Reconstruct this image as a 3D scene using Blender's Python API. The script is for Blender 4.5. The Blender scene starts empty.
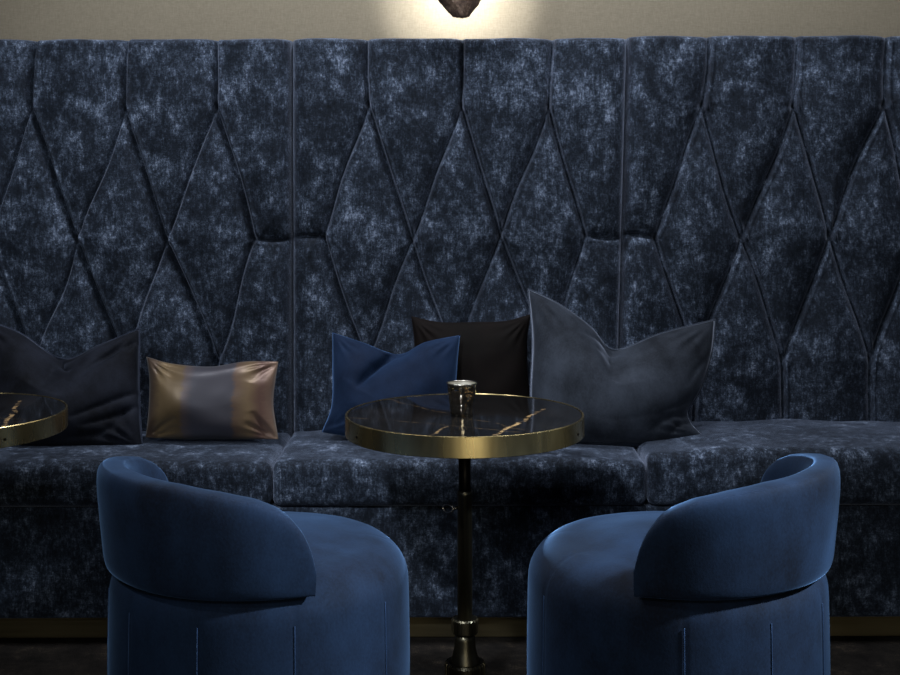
import bpy, bmesh, math, random
import numpy as np
from mathutils import Vector, noise, Matrix

random.seed(7)
C = bpy.context.scene.collection
PI = math.pi
# ------------------------------------------------------------------ camera model
F = 1270.0          # focal length in pixels of a 900 px wide frame
H = 1.302           # camera height
HY = 182.0          # row of the horizon


def X(px, Y):
    return (px - 450.0) * Y / F


def Z(py, Y):
    return H - (py - HY) * Y / F


# ------------------------------------------------------------------ helpers
def thing(name, label, cat, loc=(0, 0, 0), rotz=0.0, group=None):
    o = bpy.data.objects.new(name, None)
    C.objects.link(o)
    o.empty_display_size = 0.1
    o.location = loc
    o.rotation_euler = (0, 0, rotz)
    o['label'] = label
    o['category'] = cat
    if group:
        o['group'] = group
    return o


def mesh_obj(name, verts, faces, mat, parent=None, smooth=True, world=False, label=None, recalc=True):
    """One mesh object. world=True: verts are world coordinates and the parent is an unrotated Empty."""
    if world and parent is not None:
        L = np.array(parent.location)
        p = parent.parent
        while p is not None:
            L = L + np.array(p.location)
            p = p.parent
        verts = [tuple(np.array(v) - L) for v in verts]
    me = bpy.data.meshes.new(name)
    me.from_pydata([tuple(map(float, v)) for v in verts], [], [tuple(int(i) for i in f) for f in faces])
    if recalc:
        bm = bmesh.new()
        bm.from_mesh(me)
        bmesh.ops.recalc_face_normals(bm, faces=bm.faces)
        bm.to_mesh(me)
        bm.free()
    me.materials.append(mat)
    if smooth:
        me.polygons.foreach_set('use_smooth', [True] * len(me.polygons))
    me.update()
    o = bpy.data.objects.new(name, me)
    C.objects.link(o)
    if parent is not None:
        o.parent = parent
    if label:
        o['label'] = label
    return o


def copy_tree(o, parent=None):
    c = o.copy()
    C.objects.link(c)
    c.parent = parent
    for ch in list(o.children):
        copy_tree(ch, c)
    return c


def lathe(profile, n=64, center=(0, 0), mod=None, cap=True):
    """profile: list of (r, z). mod(theta, i) -> radius factor."""
    vs, fs = [], []
    m = len(profile)
    for j in range(n):
        t = 2 * PI * j / n
        for i, (r, z) in enumerate(profile):
            k = mod(t, i) if mod else 1.0
            vs.append((center[0] + r * k * math.cos(t), center[1] + r * k * math.sin(t), z))
    for j in range(n):
        a, b = j * m, ((j + 1) % n) * m
        for i in range(m - 1):
            fs.append((a + i, b + i, b + i + 1, a + i + 1))
    if cap:
        fs.append([j * m for j in range(n)])
        fs.append([j * m + m - 1 for j in range(n)])
    return vs, fs


def tube(pts, r, n=8, closed=False):
    vs, fs = [], []
    P = [Vector(p) for p in pts]
    m = len(P)
    up0 = None
    for i in range(m):
        if closed:
            t = P[(i + 1) % m] - P[(i - 1) % m]
        else:
            t = P[min(i + 1, m - 1)] - P[max(i - 1, 0)]
        t.normalize()
        if up0 is None:
            up0 = Vector((0, 0, 1)) if abs(t.z) < 0.9 else Vector((1, 0, 0))
        a = t.cross(up0)
        a.normalize()
        b = a.cross(t)
        up0 = b
        for k in range(n):
            q = P[i] + a * (r * math.cos(2 * PI * k / n)) + b * (r * math.sin(2 * PI * k / n))
            vs.append(tuple(q))
    rng = m if closed else m - 1
    for i in range(rng):
        for k in range(n):
            fs.append((i * n + k, i * n + (k + 1) % n, ((i + 1) % m) * n + (k + 1) % n, ((i + 1) % m) * n + k))
    if not closed:
        fs.append(list(range(n)))
        fs.append([(m - 1) * n + k for k in range(n)])
    return vs, fs


def rounded_box(x0, x1, y0, y1, z0, z1, r, n=(30, 20, 10), disp=None):
    """closed box with rounded edges; disp(p, nrm) -> offset vector"""
    lo = np.array([x0, y0, z0])
    hi = np.array([x1, y1, z1])
    idx = {}
    vs, fs = [], []

    def coords(a, b, k):
        # denser sampling inside the rounded edge
        e = r * 1.6
        inner = np.linspace(a + e, b - e, max(k, 2))
        left = a + e * (np.linspace(0, 1, 7)[:-1])
        right = b - e * (np.linspace(1, 0, 7)[1:])
        return np.concatenate([left, inner, right])
    ax = [coords(lo[i], hi[i], n[i]) for i in range(3)]

    def vid(p):
        key = tuple(round(c, 6) for c in p)
        if key in idx:
            return idx[key]
        p = np.array(p)
        q = np.clip(p, lo + r, hi - r)
        d = p - q
        L = np.linalg.norm(d)
        if L > 1e-9:
            nrm = d / L
            w = q + nrm * r if np.count_nonzero(np.abs(d) > 1e-9) > 1 else p
        else:
            nrm = np.array([0, 0, 1.0])
            w = p
        if disp:
            w = w + disp(w, nrm)
        idx[key] = len(vs)
        vs.append(tuple(w))
        return idx[key]
    for axis in range(3):
        a1, a2 = [(1, 2), (0, 2), (0, 1)][axis]
        for side in (lo[axis], hi[axis]):
            for i in range(len(ax[a1]) - 1):
                for j in range(len(ax[a2]) - 1):
                    q = []
                    for (ii, jj) in ((i, j), (i + 1, j), (i + 1, j + 1), (i, j + 1)):
                        p = [0, 0, 0]
                        p[axis] = side
                        p[a1] = ax[a1][ii]
                        p[a2] = ax[a2][jj]
                        q.append(vid(p))
                    if len(set(q)) == 4:
                        fs.append(q)
    return vs, fs


# ------------------------------------------------------------------ materials
def srgb(r, g, b):
    def f(c):
        c /= 255.0
        return c / 12.92 if c <= 0.04045 else ((c + 0.055) / 1.055) ** 2.4
    return (f(r), f(g), f(b), 1.0)


class M:
    def __init__(self, name):
        self.m = bpy.data.materials.new(name)
        self.m.use_nodes = True
        self.t = self.m.node_tree
        self.b = self.t.nodes['Principled BSDF']
        self.tc = self.t.nodes.new('ShaderNodeTexCoord')

    def n(self, typ, **kw):
        nd = self.t.nodes.new('ShaderNode' + typ)
        for k, v in kw.items():
            if hasattr(nd, k):
                setattr(nd, k, v)
            else:
                nd.inputs[k.replace('_', ' ')].default_value = v
        return nd

    def l(self, a, b):
        self.t.links.new(a, b)

    def set(self, **kw):
        for k, v in kw.items():
            self.b.inputs[k.replace('_', ' ')].default_value = v

    def coords(self, scale=(1, 1, 1), rnd=True):
        mp = self.n('Mapping')
        mp.inputs['Scale'].default_value = scale
        if rnd:
            oi = self.n('ObjectInfo')
            mul = self.n('Math', operation='MULTIPLY')
            mul.inputs[1].default_value = 37.0
            self.l(oi.outputs['Random'], mul.inputs[0])
            add = self.n('VectorMath', operation='ADD')
            self.l(self.tc.outputs['Object'], add.inputs[0])
            self.l(mul.outputs[0], add.inputs[1])
            self.l(add.outputs[0], mp.inputs['Vector'])
        else:
            self.l(self.tc.outputs['Object'], mp.inputs['Vector'])
        return mp.outputs['Vector']

    def noise(self, vec, scale, detail=4, rough=0.55):
        nd = self.n('TexNoise')
        nd.inputs['Scale'].default_value = scale
        nd.inputs['Detail'].default_value = detail
        nd.inputs['Roughness'].default_value = rough
        self.l(vec, nd.inputs['Vector'])
        return nd.outputs['Fac']

    def ramp(self, fac, stops):
        r = self.n('ValToRGB')
        el = r.color_ramp.elements
        while len(el) < len(stops):
            el.new(0.5)
        for e, (p, c) in zip(el, stops):
            e.position = p
            e.color = c
        self.l(fac, r.inputs['Fac'])
        return r.outputs['Color']

    def math(self, op, a, b=None):
        nd = self.n('Math', operation=op)
        for i, v in enumerate((a, b)):
            if v is None:
                continue
            if isinstance(v, (int, float)):
                nd.inputs[i].default_value = v
            else:
                self.l(v, nd.inputs[i])
        return nd.outputs[0]

    def bump(self, h, strength=0.3, dist=0.003):
        b = self.n('Bump')
        b.inputs['Strength'].default_value = strength
        b.inputs['Distance'].default_value = dist
        self.l(h, b.inputs['Height'])
        self.l(b.outputs['Normal'], self.b.inputs['Normal'])


def crushed_velvet(name):
    k = M(name)
    v = k.coords((1.0, 1.0, 0.8))
    vv = k.coords((2.4, 2.4, 0.42))
    vh = k.coords((0.45, 1.0, 2.4))
    big = k.noise(v, 13.0, 2, 0.5)
    mid = k.noise(v, 36.0, 9, 0.92)
    ver = k.noise(vv, 75.0, 4, 0.8)
    hor = k.noise(vh, 110.0, 3, 0.7)
    s = k.math('ADD', k.math('MULTIPLY', big, 0.17), k.math('MULTIPLY', mid, 0.60))
    s = k.math('ADD', s, k.math('MULTIPLY', ver, 0.15))
    s = k.math('ADD', s, k.math('MULTIPLY', hor, 0.08))
    col = k.ramp(s, [(0.40, srgb(14, 18, 24)), (0.49, srgb(32, 39, 51)), (0.545, srgb(66, 77, 95)), (0.62, srgb(156, 170, 198))])
    k.l(col, k.b.inputs['Base Color'])
    k.set(Roughness=0.75)
    k.b.inputs['Specular IOR Level'].default_value = 0.12
    k.b.inputs['Sheen Weight'].default_value = 0.75
    k.b.inputs['Sheen Roughness'].default_value = 0.35
    k.b.inputs['Sheen Tint'].default_value = srgb(160, 172, 200)
    k.bump(s, 0.45, 0.006)
    return k.m


def velvet(name, dark, light, sheen=0.8, tint=(140, 160, 200), sr=0.35, sc=6.0):
    k = M(name)
    v = k.coords((1, 1, 0.7))
    big = k.noise(v, sc, 4, 0.6)
    fine = k.noise(v, 220.0, 2, 0.6)
    s = k.math('ADD', k.math('MULTIPLY', big, 0.8), k.math('MULTIPLY', fine, 0.2))
    col = k.ramp(s, [(0.35, srgb(*dark)), (0.65, srgb(*light))])
    k.l(col, k.b.inputs['Base Color'])
    k.set(Roughness=0.8)
    k.b.inputs['Specular IOR Level'].default_value = 0.12
    k.b.inputs['Sheen Weight'].default_value = sheen
    k.b.inputs['Sheen Roughness'].default_value = sr
    k.b.inputs['Sheen Tint'].default_value = srgb(*tint)
    k.bump(fine, 0.12, 0.002)
    return k.m


def metal(name, col, rough, noise_sc=(30, 30, 30), amp=0.12, spec=(1, 1, 1), metallic=1.0):
    k = M(name)
    v = k.coords(noise_sc)
    nz = k.noise(v, 1.0, 4, 0.6)
    a = tuple(c * 0.75 for c in srgb(*col)[:3]) + (1,)
    k.l(k.ramp(nz, [(0.3, a), (0.7, srgb(*col))]), k.b.inputs['Base Color'])
    r = k.math('ADD', k.math('MULTIPLY', nz, amp * 2), rough - amp)
    k.l(r, k.b.inputs['Roughness'])
    k.set(Metallic=metallic)
    return k.m


SOFA = crushed_velvet('crushed_velvet')
CHAIR = velvet('blue_velvet_upholstery', (10, 17, 30), (27, 44, 69), 0.75, (105, 142, 190), 0.30, 4.5)
STITCH = velvet('blue_stitching', (30, 48, 76), (40, 60, 92), 1.0, (120, 155, 205))
C_NAVY = velvet('charcoal_navy_velvet', (10, 12, 18), (32, 36, 47), 0.65, (130, 142, 170), 0.3, 9.0)
C_BLUE = velvet('deep_blue_velvet', (13, 25, 46), (24, 41, 68), 0.5, (105, 145, 205))
C_GREY = velvet('slate_velvet', (24, 28, 35), (51, 57, 68), 0.95, (155, 165, 188), 0.3, 9.0)
C_BLACK = velvet('black_plush', (7, 5, 5), (17, 11, 10), 0.08, (80, 62, 58))
PIPE = velvet('slate_piping', (46, 52, 64), (62, 69, 82), 0.9, (165, 178, 205))
NAVYPIPE = velvet('navy_piping', (34, 40, 54), (44, 50, 66), 0.6, (150, 165, 195))
BRASS = metal('brushed_brass', (210, 188, 134), 0.27, (16, 16, 3), 0.09)
BRASS_D = metal('aged_brass', (104, 99, 84), 0.36, (60, 60, 4), 0.08)
PLINTH = metal('dull_brass_strip', (116, 106, 82), 0.5, (3, 60, 60), 0.1)
IRON = metal('blackened_metal', (34, 32, 30), 0.42, (40, 40, 40), 0.08)
SATIN = metal('satin_silver', (236, 230, 218), 0.55, (200, 200, 200), 0.1)
STEEL = metal('bright_steel', (200, 196, 188), 0.2, (40, 40, 40), 0.05)


def mat_marble():
    k = M('black_marble')
    v = k.coords((1, 1, 1), rnd=False)
    n1 = k.noise(v, 3.0, 5, 0.6)
    base = k.ramp(n1, [(0.35, srgb(9, 9, 10)), (0.55, srgb(20, 19, 19)), (0.75, srgb(34, 31, 29))])
    sep = k.n('SeparateXYZ')
    # domain warp
    w = k.n('TexNoise')
    w.inputs['Scale'].default_value = 9.0
    w.inputs['Detail'].default_value = 4
    k.l(v, w.inputs['Vector'])
    sub = k.n('VectorMath', operation='SUBTRACT')
    sub.inputs[1].default_value = (0.5, 0.5, 0.5)
    k.l(w.outputs['Color'], sub.inputs[0])
    sc = k.n('VectorMath', operation='SCALE')
    sc.inputs['Scale'].default_value = 0.055
    k.l(sub.outputs[0], sc.inputs[0])
    add = k.n('VectorMath', operation='ADD')
    k.l(v, add.inputs[0])
    k.l(sc.outputs[0], add.inputs[1])
    k.l(add.outputs[0], sep.inputs[0])
    x, y = sep.outputs['X'], sep.outputs['Y']
    brk = k.noise(v, 38.0, 4, 0.75)
    gate = k.noise(v, 4.5, 2, 0.5)
    veins = None
    # each vein: a, b, c with |a x + b y - c| the distance to its line
    for (ang, c, wd, st, ya, yb) in ((0.362, 0.167, 0.0065, 0.75, -0.32, 0.06), (0.349, 0.016, 0.004, 0.5, -0.32, -0.17), (2.45, 0.03, 0.003, 0.12, -1, 1), (2.0, 0.16, 0.0035, 0.10, -1, 1), (0.05, 0.0, 0.002, 0.08, -1, 1)):
        a, b = math.cos(ang), -math.sin(ang)
        d = k.math('ABSOLUTE', k.math('SUBTRACT', k.math('ADD', k.math('MULTIPLY', x, a), k.math('MULTIPLY', y, b)), c))
        f = k.math('SUBTRACT', 1.0, k.math('DIVIDE', d, wd))
        f = k.math('MAXIMUM', f, 0.0)
        f = k.math('MINIMUM', k.math('MULTIPLY', f, 2.5), 1.0)
        g = k.math('MULTIPLY', k.math('MAXIMUM', k.math('SUBTRACT', brk, 0.44), 0.0), 6.0)
        f = k.math('MULTIPLY', k.math('MULTIPLY', f, k.math('MINIMUM', g, 1.0)), st)
        f = k.math('MULTIPLY', f, k.math('MULTIPLY', k.math('GREATER_THAN', y, ya), k.math('LESS_THAN', y, yb)))
        veins = f if veins is None else k.math('MAXIMUM', veins, f)
    mix = k.n('MixRGB')
    k.l(veins, mix.inputs['Fac'])
    k.l(base, mix.inputs['Color1'])
    mix.inputs['Color2'].default_value = srgb(205, 168, 118)
    k.l(mix.outputs[0], k.b.inputs['Base Color'])
    k.set(Roughness=0.06)
    k.b.inputs['Specular IOR Level'].default_value = 0.5
    return k.m


MARBLE = mat_marble()


def mat_silk():
    """silk with soft vertical ink bands across its width (local X)"""
    k = M('banded_silk')
    v = k.coords((1, 1, 1), rnd=False)
    sep = k.n('SeparateXYZ')
    k.l(v, sep.inputs[0])
    wv = k.coords((0.22, 0.22, 1.0), rnd=False)
    w = k.noise(wv, 46.0, 6, 0.8)
    x = k.math('ADD', sep.outputs['X'], k.math('MULTIPLY', k.math('SUBTRACT', w, 0.5), 0.045))
    u = k.math('ADD', k.math('DIVIDE', x, 0.42), 0.5)
    col = k.ramp(u, [(0.0, srgb(55, 40, 33)), (0.09, srgb(80, 62, 47)), (0.15, srgb(115, 95, 65)), (0.30, srgb(100, 82, 57)),
                     (0.325, srgb(90, 77, 77)), (0.39, srgb(68, 67, 77)), (0.66, srgb(65, 63, 73)), (0.685, srgb(94, 73, 60)),
                     (0.78, srgb(115, 94, 68)), (0.86, srgb(99, 73, 65)), (0.95, srgb(126, 102, 87)), (1.0, srgb(151, 131, 110))])
    k.l(col, k.b.inputs['Base Color'])
    st = k.noise(k.coords((6, 1, 140), rnd=False), 4.0, 3, 0.6)
    k.set(Roughness=0.38)
    k.b.inputs['Metallic'].default_value = 0.25
    k.b.inputs['Sheen Weight'].default_value = 0.2
    k.bump(st, 0.08, 0.002)
    return k.m


SILK = mat_silk()


def mat_wall():
    k = M('woven_wallpaper')
    v = k.coords((60, 60, 420), rnd=False)
    v2 = k.coords((420, 60, 60), rnd=False)
    n = k.math('ADD', k.noise(v, 1.0, 3, 0.6), k.noise(v2, 1.0, 3, 0.6))
    n = k.math('MULTIPLY', n, 0.5)
    k.l(k.ramp(n, [(0.35, srgb(114, 107, 93)), (0.65, srgb(131, 123, 108))]), k.b.inputs['Base Color'])
    k.set(Roughness=0.8)
    k.b.inputs['Specular IOR Level'].default_value = 0.2
    k.bump(n, 0.15, 0.002)
    return k.m


def mat_floor():
    k = M('dark_carpet')
    v = k.coords((1, 1, 1), rnd=False)
    a = k.noise(v, 14.0, 5, 0.7)
    b = k.noise(v, 260.0, 2, 0.7)
    s = k.math('ADD', k.math('MULTIPLY', a, 0.6), k.math('MULTIPLY', b, 0.4))
    k.l(k.ramp(s, [(0.38, srgb(12, 11, 11)), (0.56, srgb(30, 27, 25)), (0.68, srgb(70, 62, 52))]), k.b.inputs['Base Color'])
    k.set(Roughness=0.9)
    k.b.inputs['Specular IOR Level'].default_value = 0.1
    k.bump(b, 0.4, 0.004)
    return k.m


def mat_stone():
    k = M('brown_rock')
    v = k.coords((1, 1, 1), rnd=False)
    a = k.noise(v, 28.0, 6, 0.75)
    b = k.noise(v, 120.0, 4, 0.7)
    s = k.math('ADD', k.math('MULTIPLY', a, 0.6), k.math('MULTIPLY', b, 0.4))
    k.l(k.ramp(s, [(0.35, srgb(34, 24, 18)), (0.5, srgb(86, 66, 54)), (0.66, srgb(150, 126, 108))]), k.b.inputs['Base Color'])
    k.set(Roughness=0.7)
    k.bump(s, 0.8, 0.01)
    return k.m


def mat_emit(name, col, st):
    k = M(name)
    k.b.inputs['Emission Color'].default_value = col
    k.b.inputs['Emission Strength'].default_value = st
    k.b.inputs['Base Color'].default_value = col
    return k.m


def mat_chrome():
    k = M('hammered_chrome')
    v = k.coords((1, 1, 1), rnd=False)
    vo = k.n('TexVoronoi')
    vo.inputs['Scale'].default_value = 130.0
    k.l(v, vo.inputs['Vector'])
    k.l(k.ramp(k.noise(v, 60, 2), [(0.3, srgb(150, 140, 124)), (0.7, srgb(222, 214, 200))]), k.b.inputs['Base Color'])
    k.set(Roughness=0.07, Metallic=1.0)
    k.bump(vo.outputs['Distance'], 0.16, 0.003)
    return k.m


CHROME = mat_chrome()
WAX = None

# ------------------------------------------------------------------ setting
WALL_Y = 4.19
fl = mesh_obj('floor', [(-4, -1.5, 0), (4, -1.5, 0), (4, WALL_Y + .1, 0), (-4, WALL_Y + .1, 0),
                        (-4, -1.5, -.1), (4, -1.5, -.1), (4, WALL_Y + .1, -.1), (-4, WALL_Y + .1, -.1)],
              [(0, 1, 2, 3), (4, 5, 6, 7), (0, 1, 5, 4), (1, 2, 6, 5), (2, 3, 7, 6), (3, 0, 4, 7)], mat_floor(), smooth=False)
fl['kind'] = 'structure'
wl = mesh_obj('wall_back', [(-4, WALL_Y, 0), (4, WALL_Y, 0), (4, WALL_Y, 3.0), (-4, WALL_Y, 3.0),
                            (-4, WALL_Y + .1, 0), (4, WALL_Y + .1, 0), (4, WALL_Y + .1, 3.0), (-4, WALL_Y + .1, 3.0)],
              [(0, 1, 2, 3), (4, 5, 6, 7), (0, 1, 5, 4), (1, 2, 6, 5), (2, 3, 7, 6), (3, 0, 4, 7)], mat_wall(), smooth=False)
wl['kind'] = 'structure'

# ------------------------------------------------------------------ banquette
YB = 4.05           # plane of the upholstered backs
MW = 332 * YB / F   # width of one section
YF = 3.575          # front of the seat cushions


def section_lines(kind):
    """fold lines of one tufted back, in frame pixels relative to the section's left edge"""
    r1 = [76, 167, 258]
    r2 = [32, 120, 207, 295]
    y1, y2, y3, y4 = 107, 238, 360, 470
    L = []
    for i, x in enumerate(r1):
        L.append(((x + 2, 20), (x, y1)))
        L.append(((x, y1), (r2[i], y2)))
        L.append(((x, y1), (r2[i + 1], y2)))
        L.append(((r2[i], y2), (x, y3)))
        L.append(((r2[i + 1], y2), (x, y3)))
        L.append(((x, y3), (x, y4)))
    L.append(((-10, y2 - 1), (r2[0], y2)))
    L.append(((r2[3], y2), (345, y2 - 1)))
    B = [(x, y1) for x in r1] + [(x, y2) for x in r2] + [(x, y3) for x in r1]
    return L, B


def tufted_back(px_left, seed, shear_l, shear_r, ztop, parent, wide=0.0):
    """shear_*: how far (px) the section's left / right edge wanders to the left between top and bottom"""
    L, B = section_lines(0)
    s = YB / F
    z0, z1 = 0.40, ztop
    nx, nz = 330, 420
    w = MW
    u = np.linspace(0, 1, nx)
    # denser at edges
    xs = w * u
    zs = np.linspace(z0, z1, nz)
    GX, GZ = np.meshgrid(xs, zs)          # nz, nx
    rs = np.random.RandomState(seed)
    # low frequency wobble of the folds
    wx = np.zeros_like(GX)
    wz = np.zeros_like(GX)
    for k in range(7):
        a = rs.uniform(2, 13, 2)
        ph = rs.uniform(0, 6.28, 4)
        wx += 0.0022 * np.sin(a[0] * GX * 2 + a[1] * GZ + ph[0])
        wz += 0.0022 * np.sin(a[1] * GX * 2 - a[0] * GZ + ph[1])
    PX, PZ = GX + wx, GZ + wz
    dmin = np.full(GX.shape, 9.0)
    ridge = np.zeros_like(GX)
    dimple = np.full(GX.shape, 0.026)
    for (a, b) in L:
        ax, az = a[0] * s, Z(a[1], YB)
        bx, bz = b[0] * s, Z(b[1], YB)
        ex, ez = bx - ax, bz - az
        ll = math.hypot(ex, ez)
        t = np.clip(((PX - ax) * ex + (PZ - az) * ez) / ll ** 2, 0, 1)
        bow = 0.0035 * np.sin(PI * t) * (1 if rs.rand() > 0.4 else -1)
        nxn, nzn = -ez / ll, ex / ll
        if nxn < 0:
            nxn, nzn = -nxn, -nzn          # normal pointing right
        dx, dz = PX - (ax + ex * t + nxn * bow), PZ - (az + ez * t + nzn * bow)
        d = np.hypot(dx, dz)
        sd = dx * nxn + dz * nzn
        dmin = np.minimum(dmin, d)
        # the cloth on the right of a fold laps over the left piece, which slopes under it
        deep = 1.0 if ex * ez < 0.0 or abs(ex) < 0.012 else 0.55
        if abs(ez) < 0.02:
            deep = 0.25
        dd = np.where(sd < 0, d / (0.0075 + 0.006 * deep), d / 0.0045)
        dimple = np.minimum(dimple, 0.026 - 0.028 * (0.55 + 0.45 * deep) * np.exp(-dd))
        ridge += 0.009 * deep * np.exp(-((sd - 0.010) / 0.0065) ** 2) * np.exp(-(np.maximum(d - np.abs(sd), 0) / 0.01) ** 2)
    # side edges act like folds of their own
    side = np.minimum(GX, w - GX)
    h = dimple + 0.030 * (1 - np.exp(-(dmin / 0.085) ** 1.15))
    h += ridge
    for (bx, by) in B:
        r = np.hypot(PX - bx * s, PZ - Z(by, YB))
        h -= 0.014 * np.exp(-(r / 0.012) ** 2)
        # fine gathers radiating from the tuft
        ang = np.arctan2(PZ - Z(by, YB), PX - bx * s)
        h += 0.0005 * np.sin(ang * 9 + rs.uniform(0, 6)) * np.exp(-((r - 0.045) / 0.028) ** 2)
    # soft irregularity
    for k in range(6):
        a = rs.uniform(-22, 22, 2)
        h += 0.0011 * np.sin(a[0] * GX + a[1] * GZ + rs.uniform(0, 6))
    # rounded edges at the sides and top
    re = 0.020
    e = np.clip(side / re, 0, 1)
    h = h * np.clip(side / 0.05, 0, 1) ** 0.45 + (np.sqrt(1 - (1 - e) ** 2) - 1) * re * 1.3
    rt = 0.016
    top = z1 - GZ
    e = np.clip(top / rt, 0, 1)
    h += (np.sqrt(1 - (1 - e) ** 2) - 1) * rt * 1.2
    # slant of the seams
    f = (1.757 - GZ) / 1.1
    sh = (shear_l + (shear_r - shear_l) * GX / w) * s * f
    WX = X(px_left, YB) + 0.0015 + GX * (w + wide * s - 0.003) / w - sh
    WZ = GZ + 0.0009 * np.sin(GX * 31 + seed) * np.exp(-top / 0.05) - 0.0015 * np.exp(-(np.abs(((GX / s - 76) + 45.5) % 91 - 45.5) / 4.0) ** 2) * np.exp(-top / 0.03)
    WY = YB - h
    vs = np.stack([WX, WY, WZ], -1).reshape(-1, 3)
    fs = []
    for j in range(nz - 1):
        r0 = j * nx
        for i in range(nx - 1):
            fs.append((r0 + i, r0 + i + 1, r0 + nx + i + 1, r0 + nx + i))
    # border skirt to the back board
    border = [i for i in range(nx)] + [j * nx + nx - 1 for j in range(1, nz)] + \
             [(nz - 1) * nx + i for i in range(nx - 2, -1, -1)] + [j * nx for j in range(nz - 2, 0, -1)]
    nb = len(border)
    base = len(vs)
    vs = list(map(tuple, vs))
    for b in border:
        vs.append((vs[b][0], WALL_Y - 0.01, vs[b][2]))
    for i in range(nb):
        fs.append((border[i], base + i, base + (i + 1) % nb, border[(i + 1) % nb]))
    fs.append([base + i for i in range(nb)])
    return mesh_obj('backrest', vs, fs, SOFA, parent, world=True)


def banquette(px_left, seed, label, shl, shr, ztop, zseat, px_back=None, wide=0.0, dxl=0.0, dxr=0.0):
    xl = X(px_left, YB)
    xr = xl + MW
    t = thing('banquette_section', label, 'banquette', ((xl + xr) / 2, 3.85, 0), 0, 'sections of the velvet banquette')
    tufted_back(px_back or px_left, seed, shl, shr, ztop, t, wide)
    rs = random.Random(seed)
    o1, o2 = rs.uniform(0, 9), rs.uniform(0, 9)

    def disp(p, n):
        u = (p[0] - xl) / (xr - xl)
        v = (p[1] - YF) / (YB - YF)
        wu = max(0.0, min(1.0, 4 * u * (1 - u))) ** 0.5
        top = max(0.0, (p[2] - 0.45) / 0.07)
        front = max(0.0, 1 - v * 6)
        nz_ = noise.noise(Vector((p[0] * 4 + o1, p[1] * 4, p[2] * 4))) * 0.006
        nz2 = noise.noise(Vector((p[0] * 11 + o1, p[1] * 11, p[2] * 11))) * 0.002
        up = top * (0.020 * wu * (0.55 + 0.45 * math.sin(PI * min(1, max(0, v)))) + nz_ + nz2)
        return np.array([0, -front * (0.014 * wu + nz_ * 0.8) * (0.3 + 0.7 * math.sin(PI * min(1, max(0, (p[2] - .39) / .13)))), up])
    vs, fs = rounded_box(xl + 0.0008 + dxl, xr - 0.0008 + dxr, YF, YB - 0.002, 0.386, zseat, 0.024, (56, 30, 8), disp)
    mesh_obj('seat_cushion', vs, fs, SOFA, t, world=True)

    def dispb(p, n):
        k = noise.noise(Vector((p[0] * 3 + o2, 1.3, p[2] * 5))) * 0.004
        return np.array([0, k if p[1] < 3.7 else 0, 0])
    vs, fs = rounded_box(xl + dxl * .5, xr + dxr * .5, YF + 0.018, WALL_Y - 0.02, 0.068, 0.385, 0.008, (40, 6, 12), dispb)
    mesh_obj('base', vs, fs, SOFA, t, world=True)
    vs, fs = rounded_box(xl, xr, YF + 0.055, WALL_Y - 0.05, 0.0, 0.069, 0.003, (2, 2, 2))
    mesh_obj('plinth', vs, fs, PLINTH, t, world=True, label='dull brass plinth strip')
    return t


banquette(292 - 332, 3, 'left section of dark blue tufted velvet banquette, behind the bronze silk cushion', 0, 0, 1.756, 0.508)
banquette(292, 11, 'middle section of dark blue tufted velvet banquette, under the stone wall lamp', 0, 10, 1.757, 0.512, None, 4.0)
banquette(624, 23, 'right section of dark blue tufted velvet banquette, its seat bare of cushions at far right', 10, 18, 1.763, 0.532, 628.0, 0.0)


# ------------------------------------------------------------------ cushions
def catmull(pts, n):
    P = np.array(pts, float)
    if len(P) == 2:
        return np.linspace(P[0], P[1], n)
    Q = np.vstack([2 * P[0] - P[1], P, 2 * P[-1] - P[-2]])
    d = np.concatenate([[0], np.cumsum(np.linalg.norm(np.diff(P, axis=0), axis=1))])
    d /= d[-1]
    out = []
    for t in np.linspace(0, 1, n):
        i = min(len(P) - 2, max(0, np.searchsorted(d, t, 'right') - 1))
        u = (t - d[i]) / max(1e-9, d[i + 1] - d[i])
        p0, p1, p2, p3 = Q[i], Q[i + 1], Q[i + 2], Q[i + 3]
        out.append(0.5 * ((2 * p1) + (-p0 + p2) * u + (2 * p0 - 5 * p1 + 4 * p2 - p3) * u * u + (-p0 + 3 * p1 - 3 * p2 + p3) * u ** 3))
    return np.array(out)


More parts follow.
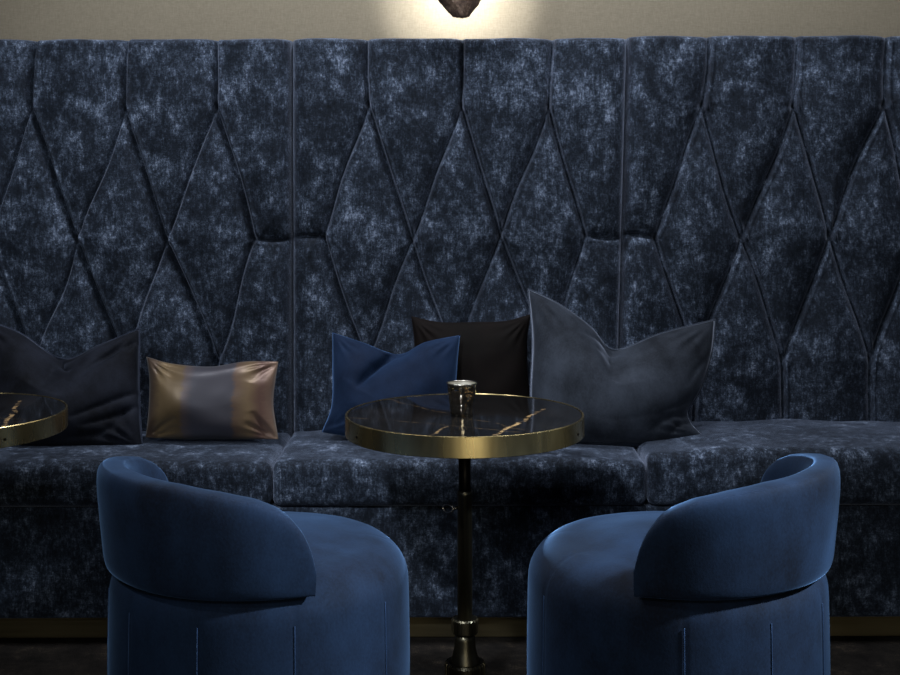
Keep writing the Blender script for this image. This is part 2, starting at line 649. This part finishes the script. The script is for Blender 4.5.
def cushion(name, label, cat, mat, top, right, bottom, left, Yb, lean, Tf, Tb, creases=(), yaw=0.0, zs=0.515, piping=None,
            seed=0, wr=0.004, n=72, pr=0.0028, power=0.5):
    """edges are outlines (frame px) on the cushion's own leaning plane: top L>R, right T>B, bottom L>R, left T>B.
    creases: (list of (u,v), width, depth), v = 0 top."""
    allp = np.array(top + right + bottom + left, float)
    pxc = allp[:, 0].mean()

    def proj(p):
        k = (p[1] - HY) / F
        y0 = Yb + yaw * (p[0] - pxc) / 330.0
        Y = (y0 + (H - zs) * lean) / (1 + k * lean)
        return np.array([X(p[0], Y), Y, H - k * Y])
    T = np.array([proj(p) for p in catmull(top, n)])
    B_ = np.array([proj(p) for p in catmull(bottom, n)])
    Lf = np.array([proj(p) for p in catmull(left, n)])
    R = np.array([proj(p) for p in catmull(right, n)])
    u = np.linspace(0, 1, n)
    U, V = np.meshgrid(u, u)      # rows v
    S = (1 - V)[..., None] * T[None, :, :] + V[..., None] * B_[None, :, :] + (1 - U)[..., None] * Lf[:, None, :] + U[..., None] * R[:, None, :]
    S = S - ((1 - U) * (1 - V))[..., None] * T[0] - (U * (1 - V))[..., None] * T[-1] - ((1 - U) * V)[..., None] * B_[0] - (U * V)[..., None] * B_[-1]
    c = S.reshape(-1, 3).mean(0)
    nrm = np.cross(S[-1, n // 2] - S[0, n // 2], S[n // 2, -1] - S[n // 2, 0])
    nrm /= np.linalg.norm(nrm)
    if nrm[1] > 0:
        nrm = -nrm
    puff = (np.clip(4 * U * (1 - U), 0, 1) * np.clip(4 * V * (1 - V), 0, 1)) ** power
    hf = Tf * puff
    hb = Tb * puff
    env = np.clip(12 * U * (1 - U), 0, 1) * np.clip(12 * V * (1 - V), 0, 1)
    for (pl, wd, dp) in creases:
        q = catmull(pl, 24)
        dm = np.full(U.shape, 9.0)
        tt = np.zeros_like(U)
        for i in range(len(q) - 1):
            e = q[i + 1] - q[i]
            l2 = (e ** 2).sum() + 1e-12
            t = np.clip(((U - q[i][0]) * e[0] + (V - q[i][1]) * e[1]) / l2, 0, 1)
            d = np.hypot(U - q[i][0] - t * e[0], V - q[i][1] - t * e[1])
            tt = np.where(d < dm, (i + t) / (len(q) - 1), tt)
            dm = np.minimum(dm, d)
        fade = np.clip((1 - tt) * 2.0, 0, 1) ** 0.7
        if dp > 0:
            hf -= dp * fade * (np.exp(-dm / wd)) * np.clip(env + 0.35, 0, 1)
        else:
            hf += -dp * fade * np.exp(-(dm / wd) ** 2) * env
    rs = np.random.RandomState(seed)
    nz_ = np.zeros_like(U)
    for k in range(9):
        a = rs.uniform(3, 16, 2) * rs.choice([-1, 1], 2)
        nz_ += np.sin(a[0] * U + a[1] * V + rs.uniform(0, 6.28)) / 9.0
    hf += wr * nz_ * env * 2
    # gathers near the corners
    for cu, cv in ((0, 0), (1, 0), (0, 1), (1, 1)):
        r = np.hypot(U - cu, V - cv)
        ang = np.arctan2(np.abs(V - cv), np.abs(U - cu))
        hf += wr * 0.8 * np.sin(ang * 16 + rs.uniform(0, 6)) * np.exp(-((r - 0.16) / 0.1) ** 2) * env
    hf = np.maximum(hf, 0.001 * env)
    front = S + hf[..., None] * nrm
    back = S - hb[..., None] * nrm
    vs = list(front.reshape(-1, 3))
    fs = []
    for j in range(n - 1):
        for i in range(n - 1):
            fs.append((j * n + i, j * n + i + 1, (j + 1) * n + i + 1, (j + 1) * n + i))
    bid = {}
    for j in range(n):
        for i in range(n):
            if i in (0, n - 1) or j in (0, n - 1):
                bid[(j, i)] = j * n + i
            else:
                bid[(j, i)] = len(vs)
                vs.append(back[j, i])
    for j in range(n - 1):
        for i in range(n - 1):
            fs.append((bid[(j, i)], bid[(j + 1, i)], bid[(j + 1, i + 1)], bid[(j, i + 1)]))
    zmin = min(v[2] for v in vs)
    t = thing(name, label, cat, (c[0], c[1], zmin), 0, 'cushions on the banquette')
    mesh_obj('cover', vs, fs, mat, t, world=True)
    if piping:
        loop = [S[0, i] for i in range(n)] + [S[j, n - 1] for j in range(1, n)] + [S[n - 1, i] for i in range(n - 2, -1, -1)] + [S[j, 0] for j in range(n - 2, 0, -1)]
        v2, f2 = tube(loop, pr, 6, closed=True)
        mesh_obj('seam', v2, f2, piping, t, world=True)
    return t


cushion('cushion', 'large charcoal navy velvet cushion slumped behind the left table, its top dented', 'cushion', C_NAVY,
        [(-22, 316), (20, 332), (62, 358), (100, 344), (139, 328)],
        [(139, 328), (139, 360), (139, 400), (142, 448)],
        [(-30, 444), (20, 450), (80, 451), (142, 448)],
        [(-22, 316), (-18, 360), (-22, 400), (-30, 440)], 3.79, 0.42, 0.10, 0.05,
        creases=[([(0.52, 0.0), (0.47, 0.2), (0.42, 0.45)], 0.10, 0.05), ([(0.51, 0.0), (0.54, 0.12), (0.60, 0.2)], 0.015, 0.03),
                 ([(0.97, 0.12), (0.8, 0.2), (0.66, 0.3)], 0.03, 0.02),
                 ([(0.99, 0.55), (0.85, 0.60), (0.6, 0.72)], 0.025, 0.02),
                 ([(0.99, 0.66), (0.85, 0.74), (0.66, 0.80)], 0.025, 0.018),
                 ([(0.92, 0.7), (0.8, 0.86), (0.55, 0.9)], 0.025, 0.015)],
        piping=NAVYPIPE, seed=2, wr=0.006, pr=0.0022)

cushion('lumbar_cushion', 'small bronze and grey banded silk cushion', 'cushion', SILK,
        [(146, 356), (172, 363), (210, 366), (245, 361), (278, 361)],
        [(278, 361), (275, 380), (273, 405), (278, 439)],
        [(145, 437), (180, 439), (215, 439), (250, 439), (278, 439)],
        [(146, 356), (149, 380), (148, 410), (145, 437)], 3.80, 0.28, 0.065, 0.045,
        creases=[([(0.03, 0.97), (0.12, 0.84), (0.25, 0.72)], 0.035, 0.014),
                 ([(0.08, 0.99), (0.17, 0.88), (0.26, 0.83)], 0.03, 0.012),
                 ([(0.98, 0.98), (0.90, 0.85), (0.84, 0.66)], 0.03, 0.014),
                 ([(0.92, 0.99), (0.86, 0.88), (0.78, 0.8)], 0.03, 0.010),
                 ([(0.99, 0.03), (0.9, 0.15), (0.82, 0.3)], 0.03, 0.012)], seed=5, wr=0.004)

cushion('cushion', 'royal blue velvet cushion with a pinched top behind the centre table', 'cushion', C_BLUE,
        [(332, 332), (362, 342), (398, 354), (425, 342), (460, 335)],
        [(460, 335), (457, 365), (456, 400), (462, 436)],
        [(321, 432), (360, 438), (410, 440), (462, 438)],
        [(332, 332), (332, 365), (331, 405), (321, 432)], 3.765, 0.34, 0.10, 0.03,
        creases=[([(0.50, 0.0), (0.36, 0.25), (0.22, 0.52)], 0.07, 0.05), ([(0.48, 0.0), (0.35, 0.25), (0.2, 0.54)], 0.014, 0.03),
                 ([(0.44, 0.12), (0.34, 0.3), (0.24, 0.5)], 0.02, 0.012),
                 ([(0.02, 0.95), (0.12, 0.84), (0.22, 0.7)], 0.03, 0.010)], seed=8, wr=0.004)

cushion('cushion', 'plump black brown cushion standing between the royal blue and slate cushions', 'cushion', C_BLACK,
        [(411, 316), (440, 322), (475, 322), (505, 321), (531, 314)],
        [(531, 314), (527, 340), (528, 380), (534, 428)],
        [(405, 432), (450, 436), (490, 435), (534, 428)],
        [(411, 316), (414, 345), (412, 390), (405, 432)], 3.915, 0.14, 0.06, 0.055, yaw=0.06, seed=12, wr=0.004)

cushion('cushion', 'largest slate grey velvet cushion with a deep dent in its top edge', 'cushion', C_GREY,
        [(528, 289), (560, 305), (590, 327), (614, 350), (660, 334), (715, 320)],
        [(715, 320), (711, 355), (700, 390), (688, 412), (692, 425), (704, 437)],
        [(530, 440), (590, 446), (650, 447), (704, 439)],
        [(528, 289), (532, 340), (530, 390), (530, 440)], 3.76, 0.40, 0.105, 0.04,
        creases=[([(0.50, 0.0), (0.47, 0.15), (0.45, 0.40)], 0.09, 0.05), ([(0.48, 0.0), (0.36, 0.10), (0.24, 0.16)], 0.02, 0.014), ([(0.47, 0.06), (0.40, 0.17), (0.34, 0.2)], 0.02, 0.012),
                 ([(0.99, 0.30), (0.93, 0.4), (0.90, 0.55)], 0.02, 0.008),
                 ([(0.97, 0.80), (0.85, 0.80), (0.70, 0.90)], 0.025, 0.016),
                 ([(0.99, 0.86), (0.90, 0.87), (0.80, 0.95)], 0.02, 0.014),
                 ([(0.99, 0.62), (0.92, 0.70), (0.8, 0.74)], 0.025, 0.010)],
        piping=PIPE, seed=15, wr=0.005, pr=0.0024)


# ------------------------------------------------------------------ tables
def make_table(label, px, Y, T, R, turn=0.0, screw=0.0):
    t = thing('pedestal_table', label, 'table', (X(px, Y), Y, 0), turn)
    rim_h = 0.050
    # stone disc set flush inside the rim
    pr = [(0.0001, T - 0.022), (R - 0.0055, T - 0.022), (R - 0.0055, T - 0.0022), (R - 0.007, T - 0.0012), (0.0001, T - 0.0012)]
    v, f = lathe(pr, 128)
    mesh_obj('tabletop', v, f, MARBLE, t, smooth=False, label='polished black veined stone top')
    pr = [(R - 0.005, T - rim_h), (R - 0.001, T - rim_h), (R, T - rim_h + 0.001), (R, T - 0.0015), (R - 0.0015, T), (R - 0.0045, T), (R - 0.005, T - 0.001),
          (R - 0.005, T - rim_h)]
    v, f = lathe(pr, 160, cap=False)
    rim = mesh_obj('rim', v, f, BRASS, t, label='brass edge band')
    bpy.context.view_layer.objects.active = rim
    m = rim.modifiers.new('edge', 'EDGE_SPLIT')
    m.split_angle = 0.6
    for a in (PI * 1.5 + 1.15, PI * 1.5 - 1.05, PI * 1.5 + 0.0 + 2.9):
        a += screw - turn
        c = Vector((math.cos(a), math.sin(a), 0))
        pts = [c * (R - 0.001) + Vector((0, 0, T - 0.030)), c * (R + 0.0016) + Vector((0, 0, T - 0.030))]
        v, f = tube(pts, 0.0034, 10)
        mesh_obj('screw', v, f, IRON, rim, smooth=False)
    # underside spider
    v, f = lathe([(0.0001, T - 0.040), (0.09, T - 0.036), (0.105, T - 0.0225), (0.0001, T - 0.0225)], 48)
    mesh_obj('mounting_plate', v, f, IRON, t)
    v, f = lathe([(0.0155, 0.42), (0.0155, T - 0.037)], 32)
    mesh_obj('inner_pole', v, f, IRON, t, label='black upper pole')
    v, f = lathe([(0.0185, 0.16), (0.0185, 0.512), (0.0195, 0.514), (0.0195, 0.524), (0.0175, 0.526), (0.016, 0.526)], 40)
    mesh_obj('pole', v, f, BRASS_D, t, label='dark brass lower pole')
    # thumb screw with a ring head
    th = mesh_obj('thumb_screw', *tube([(-0.017, -0.004, 0.482), (-0.030, -0.007, 0.482)], 0.0042, 10), STEEL, t, label='steel thumb screw')
    ring = []
    for k in range(24):
        a = 2 * PI * k / 24
        ring.append((-0.042 + 0.013 * math.cos(a), -0.010 - 0.006 * math.cos(a), 0.482 + 0.0095 * math.sin(a)))
    mesh_obj('ring_head', *tube(ring, 0.0028, 8, closed=True), STEEL, th)
    kn = lambda th_, i: 1.0 + (0.05 if math.sin(th_ * 22) > 0.1 else -0.06)
    v, f = lathe([(0.019, 0.166), (0.030, 0.166), (0.0325, 0.170), (0.0325, 0.200), (0.030, 0.204), (0.019, 0.204)], 264, mod=lambda a, i: kn(a, i) if i in (1, 2, 3, 4) else 1)
    mesh_obj('knurled_collar', v, f, BRASS_D, t, smooth=False)
    v, f = lathe([(0.024, 0.166), (0.026, 0.150), (0.027, 0.130), (0.031, 0.112), (0.036, 0.098), (0.038, 0.088), (0.037, 0.076), (0.034, 0.070)], 48)
    mesh_obj('stem', v, f, BRASS_D, t)
    kn2 = lambda a: 1.0 + (0.03 if math.sin(a * 26) > 0.1 else -0.05)
    v, f = lathe([(0.030, 0.034), (0.047, 0.034), (0.050, 0.038), (0.050, 0.088), (0.047, 0.094), (0.040, 0.094), (0.036, 0.086)], 312, mod=lambda a, i: kn2(a) if i in (1, 2, 3, 4) else 1)
    mesh_obj('knurled_foot', v, f, BRASS_D, t, smooth=False)
    v, f = lathe([(0.112, 0.0), (0.116, 0.004), (0.116, 0.014), (0.108, 0.020), (0.06, 0.036), (0.02, 0.036)], 72)
    mesh_obj('base', v, f, IRON, t)
    return t


TABLE_T = 0.72
TY = 3.2
make_table('round black stone table with brass rim and small chrome cup, between the two blue chairs', 464, TY, TABLE_T, 0.30)
make_table('bare brass rimmed table cut off at the left edge, before the charcoal cushion', -55, 3.22, 0.722, 0.297, math.radians(35), math.radians(-18))

# ------------------------------------------------------------------ chrome cup
cx, cy = X(461.3, TY), TY - 0.02
cup = thing('votive_cup', 'small hammered chrome cup standing on the centre table', 'cup', (cx, cy, TABLE_T), 0)
N = 44
rs = random.Random(3)
vs, fs = [], []
rows = 20
zz = [0.0 + 0.078 * i / (rows - 1) for i in range(rows)]
for i, z in enumerate(zz):
    r = 0.0280 + (0.0372 - 0.0280) * (z / 0.078) ** 0.95
    for k in range(N):
        a = 2 * PI * k / N
        dent = 0.0007 * noise.noise(Vector((math.cos(a) * 4.5, math.sin(a) * 4.5, z * 150))) if 0 < i < rows - 1 else 0
        vs.append(((r + dent) * math.cos(a), (r + dent) * math.sin(a), z))
for i in range(rows - 1):
    for k in range(N):
        fs.append((i * N + k, i * N + (k + 1) % N, (i + 1) * N + (k + 1) % N, (i + 1) * N + k))
fs.append(list(range(N)))
mesh_obj('body', vs, fs, CHROME, cup, smooth=True)
# inner wall
vs, fs = [], []
for i in range(rows - 1, 1, -1):
    r = 0.0280 + (0.0372 - 0.0280) * (zz[i] / 0.078) ** 0.95 - 0.0012
    for k in range(N):
        a = 2 * PI * k / N
        vs.append((r * math.cos(a), r * math.sin(a), zz[i]))
for i in range(rows - 3):
    for k in range(N):
        fs.append((i * N + k, i * N + (k + 1) % N, (i + 1) * N + (k + 1) % N, (i + 1) * N + k))
fs.append([(rows - 3) * N + k for k in range(N)])
mesh_obj('inner_wall', vs, fs, SATIN, cup, smooth=True, label='bright satin inside')
ringp = [(0.0371 * math.cos(2 * PI * k / 48), 0.0371 * math.sin(2 * PI * k / 48), 0.0785) for k in range(48)]
mesh_obj('lip', *tube(ringp, 0.0020, 8, closed=True), STEEL, cup, label='bright rolled lip')


# ------------------------------------------------------------------ tub chairs
def make_chair(label, px, Y, az):
    """az: direction of the backrest's middle measured from 'towards the camera' to the right"""
    R = 0.315
    t = thing('tub_chair', label, 'chair', (X(px, Y), Y, 0), az)
    # local frame: backrest middle points to local -Y
    prof = []
    prof.append((R - 0.012, 0.022))
    prof.append((R - 0.004, 0.028))
    prof.append((R, 0.045))
    for z in np.linspace(0.07, 0.44, 16):
        prof.append((R + 0.003 * math.sin(PI * (z - 0.05) / 0.42), z))
    rr, zr = 0.105, 0.085
    for k in range(1, 15):
        a = PI / 2 * k / 14
        prof.append((R - rr + rr * math.cos(a) ** 0.9 if k < 14 else R - rr, 0.452 + zr * math.sin(a)))
    for k in range(1, 12):
        q = k / 11
        prof.append(((R - rr) * (1 - q) + 0.0005, 0.537 + 0.020 * math.sin(PI / 2 * q)))
    seams = [math.radians(d) for d in (-150, -118, -86, -54, -20, 20, 60, 110, 150)]
    n = 288
    vs, fs = lathe(prof, n)
    out = []
    for (x, y, z) in vs:
        a = math.atan2(y, x)
        r = math.hypot(x, y)
        if r > 0.2 and z > 0.03:
            for s in seams:
                d = (a - s + PI) % (2 * PI) - PI
                k = math.exp(-(d * r / 0.004) ** 2) * 0.0016
                x -= math.cos(a) * k
                y -= math.sin(a) * k
        w = noise.noise(Vector((x * 4 + px, y * 4, z * 3))) * 0.004
        if z > 0.5:
            z += w + noise.noise(Vector((x * 12, y * 12, px))) * 0.0015
        else:
            x *= 1 + w * 0.8
            y *= 1 + w * 0.8
        out.append((x, y, z))
    mesh_obj('body', out, fs, CHAIR, t)
    for s in seams:
        pts = [((R + 0.0006 + 0.003 * math.sin(PI * (z - 0.05) / 0.42)) * math.cos(s), (R + 0.0006 + 0.003 * math.sin(PI * (z - 0.05) / 0.42)) * math.sin(s), z) for z in np.linspace(0.05, 0.455, 14)]
        mesh_obj('stitched_seam', *tube(pts, 0.0010, 5), STITCH, t)
    # swivel base
    v, f = lathe([(0.26, 0.0), (0.265, 0.004), (0.265, 0.018), (0.25, 0.024)], 64)
    mesh_obj('swivel_base', v, f, IRON, t)
    # backrest shell
    th_m = math.radians(77)
    nt = 120
    key_t = np.radians([0, 27, 43, 56, 64, 69, 73, 76, 77])
    key_z = np.array([0.726, 0.722, 0.712, 0.698, 0.680, 0.660, 0.632, 0.592, 0.558])
    zb = 0.508
    loop = 40
    vs, fs = [], []
    ths = th_m * np.sin(np.linspace(-PI / 2, PI / 2, nt))
    # smooth the top curve
    fine_t = np.linspace(0, th_m, 400)
    fz = np.interp(fine_t, key_t, key_z)
    ker = np.hanning(25)
    ker /= ker.sum()
    fz = np.convolve(np.concatenate([fz[:40][::-1], fz, 2 * fz[-1] - fz[-40:][::-1]]), ker, 'same')[40:-40]
    for th in ths:
        zt = float(np.interp(abs(th), fine_t, fz))
        edge = min(1.0, (th_m - abs(th)) / math.radians(9))
        e = math.sqrt(max(0.0, 1 - (1 - edge) ** 2))
        thick = 0.020 + 0.052 * e
        hgt = zt - zb
        for k in range(loop):
            a = 2 * PI * k / loop
            # superellipse section
            ca, sa = math.cos(a), math.sin(a)
            p = 2 / 4.2 if sa > 0 else 2 / 12.0
            sx = math.copysign(abs(ca) ** p, ca)
            sz = math.copysign(abs(sa) ** p, sa)
            z = (zb + zt) / 2 + sz * hgt / 2
            if sz < 0 and sx > 0:
                pass
            fz_ = (z - zb) / max(hgt, 1e-4)
            flare = 0.003 + 0.022 * (z - zb) / 0.24
            ro = R + 0.006 + flare
            r = ro - thick / 2 + sx * thick / 2
            # tuck the bottom outer edge in slightly
            r -= 0.002 * math.exp(-((z - zb) / 0.02) ** 2) * (1 if sx > 0 else 0)
            w = noise.noise(Vector((th * 2.2 + px, z * 6, sx))) * 0.003
            r += w
            vs.append((r * math.sin(th), -r * math.cos(th), z))
    for i in range(nt - 1):
        for k in range(loop):
            fs.append((i * loop + k, i * loop + (k + 1) % loop, (i + 1) * loop + (k + 1) % loop, (i + 1) * loop + k))
    fs.append(list(range(loop)))
    fs.append([(nt - 1) * loop + k for k in range(loop)])
    mesh_obj('backrest', vs, fs, CHAIR, t)
    return t


make_chair('blue velvet tub chair left of the table, its low back turned to the left', 260.5, 2.72, math.radians(-50))
make_chair('blue velvet tub chair right of the table, its low back turned to the right', 674.5, 2.72, math.radians(53))

# ------------------------------------------------------------------ stone wall lamp
LX, LY = X(460, 3.94), 3.94
lamp = thing('wall_lamp', 'rough brown stone wall lamp glowing against the wall above the banquette', 'lamp', (LX, WALL_Y, 1.925), 0)
bm = bmesh.new()
bmesh.ops.create_icosphere(bm, subdivisions=5, radius=1.0)
rs = random.Random(5)
planes = []
for k in range(26):
    d = Vector((rs.gauss(0, 1), rs.gauss(0, 1), rs.gauss(0, 1))).normalized()
    planes.append((d, rs.uniform(0.72, 0.98)))
vs = []
for v in bm.verts:
    d = v.co.normalized()
    r = 1.0
    for (pn, pd) in planes:
        c = d.dot(pn)
        if c > 0.05:
            r = min(r, pd / c)
    r *= 1 + 0.05 * noise.noise(d * 3) + 0.035 * noise.noise(d * 9)
    x, y, z = d.x * r, d.y * r, d.z * r
    taper = 1.0 if z > -0.25 else max(0.30, 1 - ((-z - 0.25) / 0.95) * 0.86)
    v.co = (x * 0.098 * taper + (0.004 * (z < -0.5)), y * 0.046 * (0.35 + 0.65 * taper) - (WALL_Y - LY), z * 0.115)
    v.co.z = max(v.co.z * 1.16, -0.1125 + 0.10 * abs(v.co.x - 0.006) + 0.006 * noise.noise(d * 11))
me = bpy.data.meshes.new('stone')
bmesh.ops.recalc_face_normals(bm, faces=bm.faces)
bm.to_mesh(me)
bm.free()
me.materials.append(mat_stone())
st = bpy.data.objects.new('stone', me)
C.objects.link(st)
st.parent = lamp
v, f = lathe([(0.03, 0.0), (0.03, 0.010), (0.028, 0.012)], 32)
v = [(x, -z, y) for (x, y, z) in v]
mesh_obj('wall_plate', v, f, IRON, lamp)
mesh_obj('bracket', *tube([(0, -0.008, 0.0), (0, -0.23, 0.0)], 0.008, 12), IRON, lamp)

# ------------------------------------------------------------------ lights


def light(name, typ, loc, target, energy, col, size=None, size_y=None, **kw):
    d = bpy.data.lights.new(name, typ)
    d.energy = energy
    d.color = col
    if typ == 'AREA':
        d.shape = 'RECTANGLE'
        d.size = size
        d.size_y = size_y or size
    for k, v_ in kw.items():
        setattr(d, k, v_)
    o = bpy.data.objects.new(name, d)
    C.objects.link(o)
    o.location = loc
    if target is not None:
        o.rotation_euler = (Vector(target) - Vector(loc)).to_track_quat('-Z', 'Y').to_euler()
    return o


# lamp behind the stone
lp = light('lamp_glow', 'POINT', (0, 0, 0), None, 2.0, (1.0, 0.96, 0.90), shadow_soft_size=0.02)
lp.parent = lamp
lp.location = (0.0, -0.13, 0.03)
lp = light('lamp_beam', 'SPOT', (0, 0, 0), None, 21.0, (1.0, 0.98, 0.93), spot_size=math.radians(120), spot_blend=0.3, shadow_soft_size=0.015)
lp.parent = lamp
lp.location = (0.0, -0.185, 0.0)
lp.rotation_euler = (PI / 2, 0, 0)
# ceiling track spots over the banquette and the chairs, a strip along the banquette, two unseen fills added on the camera side
light('banquette_spot', 'SPOT', (-2.1, 1.7, 2.6), (0.15, 4.0, 1.0), 80, (0.88, 0.94, 1.0), spot_size=math.radians(68), spot_blend=0.5, shadow_soft_size=0.05)
light('chair_spot', 'SPOT', (2.7, 1.85, 2.5), (0.12, 2.56, 0.48), 980, (0.80, 0.91, 1.0), spot_size=math.radians(24), spot_blend=0.5, shadow_soft_size=0.10)
light('ceiling_strip', 'AREA', (0.1, 3.45, 2.95), (0.1, 3.6, 0.0), 62, (0.93, 0.96, 1.0), 2.6, 0.2)
light('table_spot', 'SPOT', (-1.0, 0.5, 2.9), (0.08, 3.5, 0.36), 260, (0.88, 0.94, 1.0), spot_size=math.radians(24), spot_blend=0.5, shadow_soft_size=0.10)
light('front_fill', 'AREA', (-0.4, -0.5, 2.4), (-0.5, 3.5, 0.4), 15, (0.86, 0.93, 1.0), 0.3, 0.4)  # frontal fill added to lift the dark banquette base, not a real window
light('brass_fill', 'AREA', (0.55, -1.2, 0.55), (0.3, 3.2, 0.7), 15.0, (1.0, 0.93, 0.72), 1.3, 1.0)  # unseen warm panel added so the brass has something bright to reflect

w = bpy.data.worlds.new('World')
bpy.context.scene.world = w
w.use_nodes = True
bg = w.node_tree.nodes['Background']
bg.inputs[0].default_value = (0.60, 0.68, 0.85, 1)
bg.inputs[1].default_value = 0.032

# ------------------------------------------------------------------ camera
cd = bpy.data.cameras.new('camera')
cam = bpy.data.objects.new('camera', cd)
C.objects.link(cam)
cam.location = (0, 0, H)
cam.rotation_euler = (PI / 2, math.radians(0.12), 0)
cd.sensor_width = 36
cd.sensor_fit = 'HORIZONTAL'
cd.lens = F * 36 / 900
cd.shift_y = -(337.5 - HY) / 900
cd.clip_start = 0.05
sc = bpy.context.scene
sc.camera = cam
sc.view_settings.view_transform = 'Standard'
sc.view_settings.look = 'None'
sc.view_settings.gamma = 1
sc.view_settings.use_curve_mapping = False
sc.view_settings.exposure = -0.12
